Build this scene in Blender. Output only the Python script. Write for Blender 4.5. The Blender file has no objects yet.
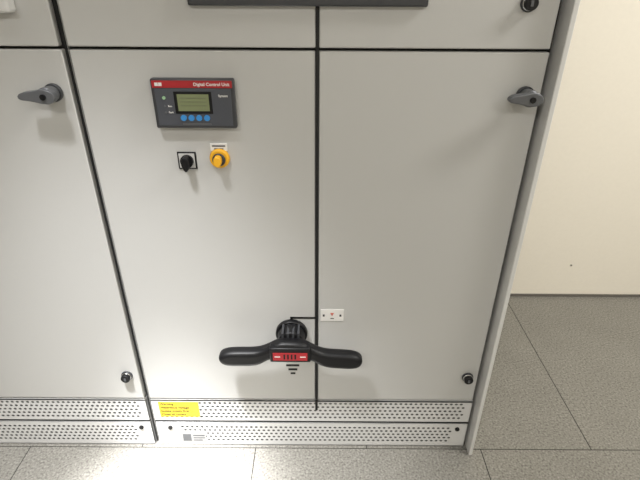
import bpy, bmesh, math
from mathutils import Matrix, Vector
scn=bpy.context.scene
scn.view_settings.view_transform='Standard'
# ---------- materials
def mat(name,col,rough=.5,metal=0,emit=None,es=0,spec=.5):
    m=bpy.data.materials.new(name); m.use_nodes=True
    b=m.node_tree.nodes['Principled BSDF']
    b.inputs['Base Color'].default_value=(*col,1); b.inputs['Roughness'].default_value=rough
    b.inputs['Metallic'].default_value=metal; b.inputs['Specular IOR Level'].default_value=spec
    if emit: b.inputs['Emission Color'].default_value=(*emit,1); b.inputs['Emission Strength'].default_value=es
    return m
def noisy(m,scale,amt,bump=0,detail=3):
    nt=m.node_tree; b=nt.nodes['Principled BSDF']; c=b.inputs['Base Color'].default_value[:]
    tc=nt.nodes.new('ShaderNodeTexCoord'); n=nt.nodes.new('ShaderNodeTexNoise'); n.inputs['Scale'].default_value=scale; n.inputs['Detail'].default_value=detail
    nt.links.new(tc.outputs['Object'],n.inputs['Vector'])
    r=nt.nodes.new('ShaderNodeValToRGB'); r.color_ramp.elements[0].position=.3; r.color_ramp.elements[1].position=.7
    r.color_ramp.elements[0].color=(*[x*(1-amt) for x in c[:3]],1); r.color_ramp.elements[1].color=(*[min(1,x*(1+amt)) for x in c[:3]],1)
    nt.links.new(n.outputs['Fac'],r.inputs['Fac']); nt.links.new(r.outputs['Color'],b.inputs['Base Color'])
    if bump:
        bp=nt.nodes.new('ShaderNodeBump'); bp.inputs['Strength'].default_value=bump; bp.inputs['Distance'].default_value=.001
        nt.links.new(n.outputs['Fac'],bp.inputs['Height']); nt.links.new(bp.outputs['Normal'],b.inputs['Normal'])
    return m
M_door=noisy(mat('powder_coat_grey',(.515,.515,.505),.38),500,.02,.15)
M_side=mat('powder_coat_light',(.66,.66,.65),.4)
M_body=mat('cabinet_body_grey',(.42,.42,.41),.5)
M_perf=mat('perforated_sheet_grey',(.66,.66,.655),.35)
M_in=mat('perforation_backing',(.15,.15,.148),.8)
M_gap=mat('gap_black',(.006,.006,.006),.7)
M_blk=mat('black_plastic',(.006,.006,.007),.42,spec=.3)
M_dk=mat('dark_grey_plastic',(.04,.042,.047),.4)
M_hg=mat('handle_grey_metal',(.12,.125,.135),.36,.3)
M_red=mat('red_label',(.38,.016,.022),.45)
M_lcd=mat('lcd_glass',(.20,.23,.12),.15)
M_lcdt=mat('lcd_text',(.13,.15,.08),.4)
M_blue=mat('button_blue',(.04,.24,.58),.35)
M_yel=mat('switch_yellow',(.82,.42,.02),.4)
M_yel2=mat('label_yellow',(.70,.52,.02),.5)
M_wht=mat('white_print',(.75,.74,.72),.5)
M_chr=mat('steel',(.6,.6,.6),.25,1)
M_grn=mat('led_green',(.3,.5,.3),.3)
M_wall=noisy(mat('wall_cream_paint',(.87,.825,.73),.85),60,.01,.1)
M_ceil=mat('ceiling_white',(.8,.8,.78),.9)
M_grout=mat('tile_joint',(.035,.033,.03),.9)
M_base=mat('baseboard_grey',(.14,.13,.115),.7)
M_lamp=mat('lamp_diffuser',(.9,.9,.9),.5,emit=(1,.98,.94),es=3)
# speckled floor
M_floor=mat('speckled_tile',(.3,.3,.28),.33)
nt=M_floor.node_tree; b=nt.nodes['Principled BSDF']; L=nt.links
tc=nt.nodes.new('ShaderNodeTexCoord')
def ns(scale,detail):
    n=nt.nodes.new('ShaderNodeTexNoise'); n.inputs['Scale'].default_value=scale; n.inputs['Detail'].default_value=detail
    L.new(tc.outputs['Object'],n.inputs['Vector']); return n
def ramp(src,e):
    r=nt.nodes.new('ShaderNodeValToRGB'); cr=r.color_ramp
    while len(cr.elements)<len(e): cr.elements.new(.5)
    for el,(p,c) in zip(cr.elements,e): el.position=p; el.color=(*c,1)
    L.new(src.outputs['Fac'],r.inputs['Fac']); return r
r1=ramp(ns(135,4),[(.33,(.115,.108,.095)),(.43,(.205,.197,.176)),(.56,(.245,.236,.212)),(.67,(.325,.315,.285))])
r2=ramp(ns(5,3),[(.3,(.94,.94,.94)),(.7,(1.05,1.05,1.05))])
mx=nt.nodes.new('ShaderNodeMix'); mx.data_type='RGBA'; mx.blend_type='MULTIPLY'; mx.inputs['Factor'].default_value=1
L.new(r1.outputs['Color'],mx.inputs['A']); L.new(r2.outputs['Color'],mx.inputs['B']); L.new(mx.outputs['Result'],b.inputs['Base Color'])
# ---------- mesh helpers
col=bpy.context.collection
def empty(name,loc=(0,0,0)):
    e=bpy.data.objects.new(name,None); e.location=loc; e.empty_display_size=.05; col.objects.link(e); return e
def setpar(o,parent):
    o.parent=parent; o.matrix_parent_inverse=Matrix.Translation(parent.location).inverted()
def finish(bm,name,m,parent=None,bevel=0,seg=2,smooth=False):
    me=bpy.data.meshes.new(name); bmesh.ops.recalc_face_normals(bm,faces=bm.faces); bm.to_mesh(me); bm.free()
    o=bpy.data.objects.new(name,me); me.materials.append(m); col.objects.link(o)
    if parent: setpar(o,parent)
    if bevel:
        md=o.modifiers.new('bevel','BEVEL'); md.width=bevel; md.segments=seg; md.limit_method='ANGLE'; md.angle_limit=math.radians(30)
    if smooth:
        for p in me.polygons: p.use_smooth=True
        try:
            me.set_sharp_from_angle(angle=math.radians(40))
        except Exception: pass
    return o
def addbox(bm,x0,x1,y0,y1,z0,z1):
    r=bmesh.ops.create_cube(bm,size=1)
    for v in r['verts']:
        v.co=Vector((x0 if v.co.x<0 else x1, y0 if v.co.y<0 else y1, z0 if v.co.z<0 else z1))
def box(name,x0,x1,y0,y1,z0,z1,m,parent=None,bevel=0,seg=2):
    bm=bmesh.new(); addbox(bm,x0,x1,y0,y1,z0,z1); return finish(bm,name,m,parent,bevel,seg,smooth=bevel>0)
def boxes(name,L_,m,parent=None,bevel=0):
    bm=bmesh.new()
    for a in L_: addbox(bm,*a)
    return finish(bm,name,m,parent,bevel)
def cyl(name,x,z,y0,y1,r,m,parent=None,r2=None,seg=40,bevel=0):
    bm=bmesh.new()
    bmesh.ops.create_cone(bm,cap_ends=True,segments=seg,radius1=r,radius2=r if r2 is None else r2,depth=y0-y1,
        matrix=Matrix.Translation((x,(y0+y1)/2,z))@Matrix.Rotation(math.radians(90),4,'X'))
    return finish(bm,name,m,parent,bevel,2,True)
def prism(name,pts,y0,y1,m,parent=None,bevel=0,seg=3):
    bm=bmesh.new(); a=[bm.verts.new((x,y0,z)) for x,z in pts]; c=[bm.verts.new((x,y1,z)) for x,z in pts]
    bm.faces.new(a); bm.faces.new(c[::-1]); n=len(pts)
    for i in range(n): bm.faces.new((a[i],a[(i+1)%n],c[(i+1)%n],c[i]))
    return finish(bm,name,m,parent,bevel,seg,True)
def text(name,s,x,y,z,size,m,parent,align='LEFT'):
    cu=bpy.data.curves.new(name,'FONT'); cu.body=s; cu.size=size; cu.align_x=align; cu.align_y='CENTER'; cu.extrude=.0001; cu.offset=size*.02
    cu.materials.append(m); o=bpy.data.objects.new(name,cu); col.objects.link(o)
    o.location=(x,y,z); o.rotation_euler=(math.radians(90),0,0); setpar(o,parent); return o
def smooth_loop(pts,it=2):
    for _ in range(it):
        q=[]
        for i in range(len(pts)):
            a=pts[i]; b_=pts[(i+1)%len(pts)]
            q+= [(a[0]*.75+b_[0]*.25,a[1]*.75+b_[1]*.25),(a[0]*.25+b_[0]*.75,a[1]*.25+b_[1]*.75)]
        pts=q
    return pts
def perf(name,x0,x1,z0,z1,hx0,hx1,hz0,hz1,y,rows,pitch,m,parent):
    """thin sheet with real oblong staggered holes inside hx/hz region"""
    bm=bmesh.new()
    def quad(a,b_,c,d):
        bm.faces.new([bm.verts.new((p[0],y,p[1])) for p in ((a,c),(b_,c),(b_,d),(a,d))])
    quad(x0,x1,z0,hz0); quad(x0,x1,hz1,z1); quad(x0,hx0,hz0,hz1); quad(hx1,x1,hz0,hz1)
    rh=(hz1-hz0)/rows
    n=int((hx1-hx0)/pitch)-1; pitch=(hx1-hx0)/(n+.5)
    N=12; angs=[2*math.pi*(k+.5)/N for k in range(N)]
    for r in range(rows):
        zc=hz0+rh*(r+.5); off=0 if r%2==0 else pitch/2
        if off: quad(hx0,hx0+off,zc-rh/2,zc+rh/2)
        else: quad(hx1-pitch/2,hx1,zc-rh/2,zc+rh/2)
        for i in range(n):
            xc=hx0+off+pitch*(i+.5)
            inn=[];out=[]
            for a in angs:
                ca,sa=math.cos(a),math.sin(a)
                inn.append(bm.verts.new((xc+ca*pitch*.30,y,zc+sa*rh*.27)))
                k=1/max(abs(ca),abs(sa)); out.append(bm.verts.new((xc+ca*k*pitch/2,y,zc+sa*k*rh/2)))
            for j in range(N):
                bm.faces.new((inn[j],inn[(j+1)%N],out[(j+1)%N],out[j]))
            for sx,sz,a0 in ((1,1,45),(-1,1,135),(-1,-1,225),(1,-1,315)):
                j=int((a0/360)*N-.5)%N
                bm.faces.new((out[j],out[(j+1)%N],bm.verts.new((xc+sx*pitch/2,y,zc+sz*rh/2))))
    return finish(bm,name,m,parent)
# ---------- room
WY=.97
floor=empty('floor')
TW,TD=.835,.98
bm=bmesh.new(); g=.0018
for r in range(-4,1):
    y0=-.01+r*TD; off=.601 if r%2 else 1.013
    for i in range(-6,4):
        x0=off+i*TW; addbox(bm,x0+g,x0+TW-g,y0+g,y0+TD-g,-.02,0)
finish(bm,'tiles',M_floor,floor)
box('tile_joints',-4.4,4.4,-4,WY,-.06,-.0012,M_grout,floor)
box('wall_back',-4.4,4.4,WY,WY+.1,0,2.9,M_wall)
box('wall_right',4.3,4.4,-4,WY,0,2.9,M_wall)
box('wall_left',-4.4,-4.3,-4,WY,0,2.9,M_wall)
box('wall_front',-4.4,4.4,-4.1,-4,0,2.9,M_wall)
box('ceiling',-4.4,4.4,-4.1,WY+.1,2.9,3.0,M_ceil)
box('baseboard_back',.62,4.3,WY-.006,WY,0,.014,M_base)
s=empty('wall_screw',(1.33,WY,.2)); cyl('head',1.33,.2,WY-.0002,WY-.004,.005,M_chr,s)
# ---------- cabinets
def cabinet(name,x0,x1,doors,upper,right_panel):
    c=empty(name,((x0+x1)/2,.45,0))
    box('body',x0,x1,.022,.93,.0,2.15,M_body,c)
    box('recess_backing',x0+.002,x1-.002,.018,.0225,.0,2.15,M_gap,c)
    for i,(a,b_) in enumerate(doors):
        box('lower_door_%d'%(i+1),a,b_,0,.02,.244,1.383,M_door,c,.0025)
    for i,(a,b_) in enumerate(upper):
        box('upper_door_%d'%(i+1),a,b_,-.004,.018,1.390,2.12,M_door,c,.003)
    box('plinth_frame',x0+.004,x1-.004,.012,.018,.0,.236,M_in,c)
    a=x0+.008; b_=x1-.008
    perf('upper_vent_grille',a,b_,.130,.235,a+.02,b_-.02,.142,.228,.002,5,.0175,M_perf,c)
    perf('lower_vent_grille',a,b_,.004,.122,a+.085,b_-.05,.022,.106,.002,5,.0175,M_perf,c)
    boxes('grille_flanges',[(a,b_,.002,.012,.228,.2352),(a,b_,.002,.012,.13,.132),(a,b_,.002,.012,.1195,.122),(a,b_,.002,.012,.003,.006)],M_perf,c)
    box('grille_gap',a,b_,.003,.011,.1225,.1295,M_gap,c)
    for i,xx in enumerate((a+.05,b_-.035)):
        cyl('plinth_screw_%d'%(i+1),xx,.095,.003,-.003,.008,M_blk,c)
    if right_panel:
        box('side_panel',x1+.003,x1+.016,-.036,.93,.0,2.15,M_side,c,.002)
    return c
main=cabinet('switchgear_cabinet',-.598,.546,[(-.591,-.0135),(-.0045,.536)],[(-.590,-.0135),(-.0045,.533)],True)
box('centre_gasket',-.0132,-.0048,-.0015,.018,.19,1.50,M_gap,main)
left=cabinet('switchgear_cabinet',-1.76,-.602,[(-1.752,-.609)],[(-1.752,-.612)],False)
w=box('display_window_frame',-.296,.236,-.02,-.003,1.478,1.95,M_dk,main,.004)
box('display_window_glass',-.27,.21,-.0215,-.02,1.51,1.92,M_blk,main)
box('raised_instrument_cover',-1.30,-.685,-.035,-.003,1.462,1.95,M_side,left,.006)
# ---------- mimic line diagram
mim=empty('mimic_diagram',(-.088,-.001,.5))
boxes('line_symbol',[(-.092,-.084,-.0013,-.0002,.53,.603),(-.092,-.013,-.0013,-.0002,.596,.603),
  (-.118,-.058,-.0013,-.0002,.416,.424),(-.110,-.066,-.0013,-.0002,.397,.405),(-.103,-.073,-.0013,-.0002,.379,.387),(-.096,-.080,-.0013,-.0002,.362,.369)],M_gap,mim)
lb=empty('rating_label',(.04,-.001,.61)); box('plate',.003,.075,-.0018,-.0002,.588,.633,M_wht,lb,.0006)
M_red2=mat('red_outline_print',(.6,.16,.12),.5)
prism('red_mark',[(.033,.620),(.045,.620),(.039,.608)],-.0024,-.0015,M_red2,lb)
boxes('small_print',[(.010,.016,-.0022,-.0015,.606,.614),(.062,.068,-.0022,-.0015,.606,.614),(.034,.045,-.0022,-.0015,.597,.600)],M_dk,lb)
# ---------- disconnector handle
h=empty('disconnector_handle',(-.088,-.04,.52)); cx=-.088; dz=.011
cyl('base_ring',cx,.545,-.0003,-.018,.050,M_blk,h,seg=64,bevel=.003)
cyl('hub',cx,.547,-.018,-.060,.043,M_blk,h,r2=.040,seg=64,bevel=.004)
boxes('hub_ribs',[(cx-.003+dx,cx+.003+dx,-.064,-.018,.555,.588) for k,dx in enumerate((-.024,-.008,.008,.024))],M_dk,h)
half=[(.0,.560),(.030,.559),(.050,.551),(.064,.541),(.092,.525),(.12,.520),(.16,.519),(.195,.516),(.216,.506),(.223,.490),(.216,.471),(.195,.461),(.15,.462),(.118,.464),(.094,.471),(.074,.486),(.058,.494),(0,.494)]
half=[(x,z+dz) for x,z in half]
tl=-math.radians(1.4)
def rot(p):
    x,z=p; z-=.5; return (cx+x*math.cos(tl)-z*math.sin(tl),.5+x*math.sin(tl)+z*math.cos(tl))
out=[rot(p) for p in half]+[rot((-x,z)) for x,z in half[-2:0:-1]]
prism('double_grip',smooth_loop(out,2),-.094,-.052,M_blk,h,.014,4)
box('label_bezel',cx-.062,cx+.062,-.0985,-.07,.494+dz,.548+dz,M_blk,h,.004)
box('red_position_label',cx-.052,cx+.052,-.0998,-.098,.503+dz,.532+dz,M_red,h)
boxes('label_print',[(cx-.020+i*.011,cx-.015+i*.011,-.1003,-.0995,.508+dz,.527+dz) for i in range(4)],M_blk,h)
boxes('label_marks',[(cx-.047,cx-.030,-.1003,-.0995,.516+dz,.519+dz),(cx+.030,cx+.047,-.1003,-.0995,.516+dz,.519+dz)],M_wht,h)
# ---------- control display
d=empty('digital_control_display',(-.305,-.01,1.26))
box('housing',-.407,-.208,-.020,-.0003,1.203,1.322,M_dk,d,.004,3)
box('face_panel',-.399,-.216,-.0215,-.0195,1.210,1.300,mat('face_grey',(.065,.07,.085),.4),d,.001)
box('red_header',-.403,-.212,-.0215,-.0195,1.3015,1.318,M_red,d)
box('screen_bezel',-.354,-.263,-.0228,-.021,1.240,1.293,M_blk,d,.001)
box('screen',-.346,-.270,-.0236,-.0225,1.247,1.287,M_lcd,d)
boxes('screen_lines',[(-.340,-.276,-.0239,-.0234,z,z+.002) for z in (1.277,1.268,1.259)],M_lcdt,d)
for i,x in enumerate((-.336,-.317,-.298,-.279)): cyl('button_%d'%(i+1),x,1.230,-.021,-.0245,.0072,M_blue,d,seg=24)
box('status_bar',-.34,-.27,-.0222,-.021,1.213,1.217,M_hg,d)
for i,z in enumerate((1.278,1.258,1.243)): cyl('led_%d'%(i+1),-.378,z,-.021,-.0235,.004 if i==0 else .0025,M_grn if i==0 else M_hg,d,seg=16)
boxes('header_badge',[(-.396,-.388,-.0219,-.0213,1.3055,1.3135),(-.387,-.379,-.0219,-.0213,1.3055,1.3135)],M_wht,d)
text('header_text','Digital Control Unit',-.218,-.0217,1.3095,.0105,M_wht,d,'RIGHT')
text('panel_text','System',-.224,-.0217,1.283,.008,M_wht,d,'RIGHT')
text('led_text','Run',-.371,-.0217,1.258,.006,M_wht,d); text('led_text_2','Fault',-.371,-.0217,1.243,.006,M_wht,d)
# ---------- switches
s1=empty('rotary_selector_switch',(-.345,-.01,1.115))
box('plate',-.372,-.323,-.004,-.0003,1.090,1.137,M_blk,s1,.002)
box('legend',-.368,-.327,-.0048,-.0038,1.094,1.133,mat('legend_grey',(.5,.5,.49),.5),s1,.0004)
cyl('dial',-.347,1.113,-.004,-.012,.017,M_blk,s1)
prism('knob',smooth_loop([(-.354,1.129),(-.342,1.131),(-.336,1.116),(-.341,1.092),(-.350,1.092),(-.358,1.114)],1),-.034,-.010,M_blk,s1,.003)
s2=empty('rotary_control_switch',(-.262,-.01,1.118))
box('legend_plate',-.284,-.240,-.003,-.0003,1.139,1.160,M_wht,s2,.001)
boxes('legend_print',[(-.279,-.245,-.0034,-.0028,1.151,1.155),(-.274,-.250,-.0034,-.0028,1.144,1.147)],M_hg,s2)
cyl('bezel_ring',-.262,1.120,-.0003,-.012,.027,M_yel,s2,r2=.024,bevel=.002)
cyl('collar',-.262,1.120,-.012,-.018,.017,M_dk,s2,bevel=.002)
prism('knob',smooth_loop([(-.270,1.134),(-.256,1.134),(-.252,1.120),(-.257,1.106),(-.269,1.106),(-.274,1.120)],1),-.036,-.016,M_yel,s2,.003)
# ---------- door handles
def door_handle(px,pz,ln,y):
    e=empty('door_handle',(px,-.02,pz))
    cyl('rosette',px,pz,y-.0003,-.010,.022,M_dk,e,bevel=.002)
    cyl('spindle',px,pz,-.010,-.046,.018,M_hg,e,r2=.020,bevel=.003)
    prism('lever',smooth_loop([(px+.026,pz+.010),(px,pz+.019),(px-.02,pz+.013),(px-ln,pz+.009),(px-ln-.004,pz-.007),(px-.03,pz-.010),(px,pz-.018),(px+.026,pz-.012)],2),-.056,-.036,M_hg,e,.004)
    cyl('lock_cylinder',px,pz,-.054,-.059,.007,M_blk,e)
    return e
door_handle(-.650,1.285,.058,0)
door_handle(.496,1.285,.052,0)
def lock(px,pz,y=0):
    e=empty('quarter_turn_lock',(px,y,pz))
    cyl('ring',px,pz,y-.0003,y-.006,.019,M_dk,e,bevel=.0015)
    cyl('chrome_ring',px,pz,y-.006,y-.010,.016,M_chr,e,bevel=.0015)
    cyl('core',px,pz,y-.009,y-.022,.015,M_blk,e,bevel=.002)
    box('slot',px-.003,px+.003,y-.0235,y-.021,pz-.006,pz+.006,M_hg,e)
lock(-.648,.352); lock(.500,.354); lock(.462,1.487,-.004)
# ---------- labels on plinth
y=empty('warning_label',(-.5,0,.19)); box('sheet',-.566,-.425,.0006,.0019,.152,.224,M_yel2,y)
ink=mat('label_ink',(.05,.035,.01),.6)
for i,tx in enumerate(('Warning','Hazardous voltage','Isolate supply first','Close all covers')):
    text('printed_text_%d'%(i+1),tx,-.560,.0002,.214-i*.017,.0135,ink,y)
t=empty('type_plate',(-.46,0,.04)); box('plate',-.505,-.415,.0005,.0019,.018,.066,mat('plate_grey',(.40,.40,.40),.4,.3),t)
boxes('plate_print',[(-.50,-.47,.0001,.0007,.024,.060),(-.462,-.42,.0001,.0007,.05,.056),(-.462,-.42,.0001,.0007,.038,.043),(-.462,-.43,.0001,.0007,.026,.031)],M_hg,t)
# ---------- lamps
def area(name,loc,size,power,colr=(1,.97,.91),rot=(0,0,0)):
    l=bpy.data.lights.new(name,'AREA'); l.shape='RECTANGLE'; l.size,l.size_y=size; l.energy=power; l.color=colr
    o=bpy.data.objects.new(name,l); o.location=loc; o.rotation_euler=rot; col.objects.link(o); return o
for nm,x,yy,p in (('a',2.0,-.5,50),('b',-.9,-2.6,31),('c',1.6,-2.8,29)):
    e=empty('ceiling_lamp',(x,yy,2.87))
    box('diffuser',x-.6,x+.6,yy-.15,yy+.15,2.86,2.90,M_lamp,e,.004)
    a=area('panel_light',(x,yy,2.85),(1.2,.3),p); setpar(a,e)
e=empty('ceiling_spotlight',(-.6,-.8,2.86)); box('housing',-.70,-.50,-.90,-.70,2.84,2.90,M_side,e,.01)
for nm,en,ang,tgt in (('downlight_beam',2700,17,(-.48,-.27,0)),('downlight_halo',520,50,(-.55,-.5,0))):
    sp=bpy.data.lights.new(nm,'SPOT'); sp.energy=en; sp.spot_size=math.radians(ang); sp.spot_blend=1; sp.shadow_soft_size=.12; sp.color=(.99,.99,1)
    so=bpy.data.objects.new(nm,sp); col.objects.link(so); so.location=(-.6,-.8,2.70)
    so.rotation_euler=(Vector(tgt)-Vector((-.6,-.8,2.70))).to_track_quat('-Z','Y').to_euler(); setpar(so,e)
wd=bpy.data.worlds.new('world'); scn.world=wd; wd.use_nodes=True; wd.node_tree.nodes['Background'].inputs[0].default_value=(.8,.8,.78,1); wd.node_tree.nodes['Background'].inputs[1].default_value=.4
# ---------- camera
cam=bpy.data.objects.new('camera',bpy.data.cameras.new('camera')); col.objects.link(cam); scn.camera=cam
cam.data.sensor_width=36; cam.data.lens=481*36/640; cam.data.clip_start=.02
cam.matrix_world=Matrix.Translation((0,-1.2,1.54))@Matrix.Rotation(math.radians(61.1),4,'X')@Matrix.Rotation(math.radians(0.35),4,'Z')
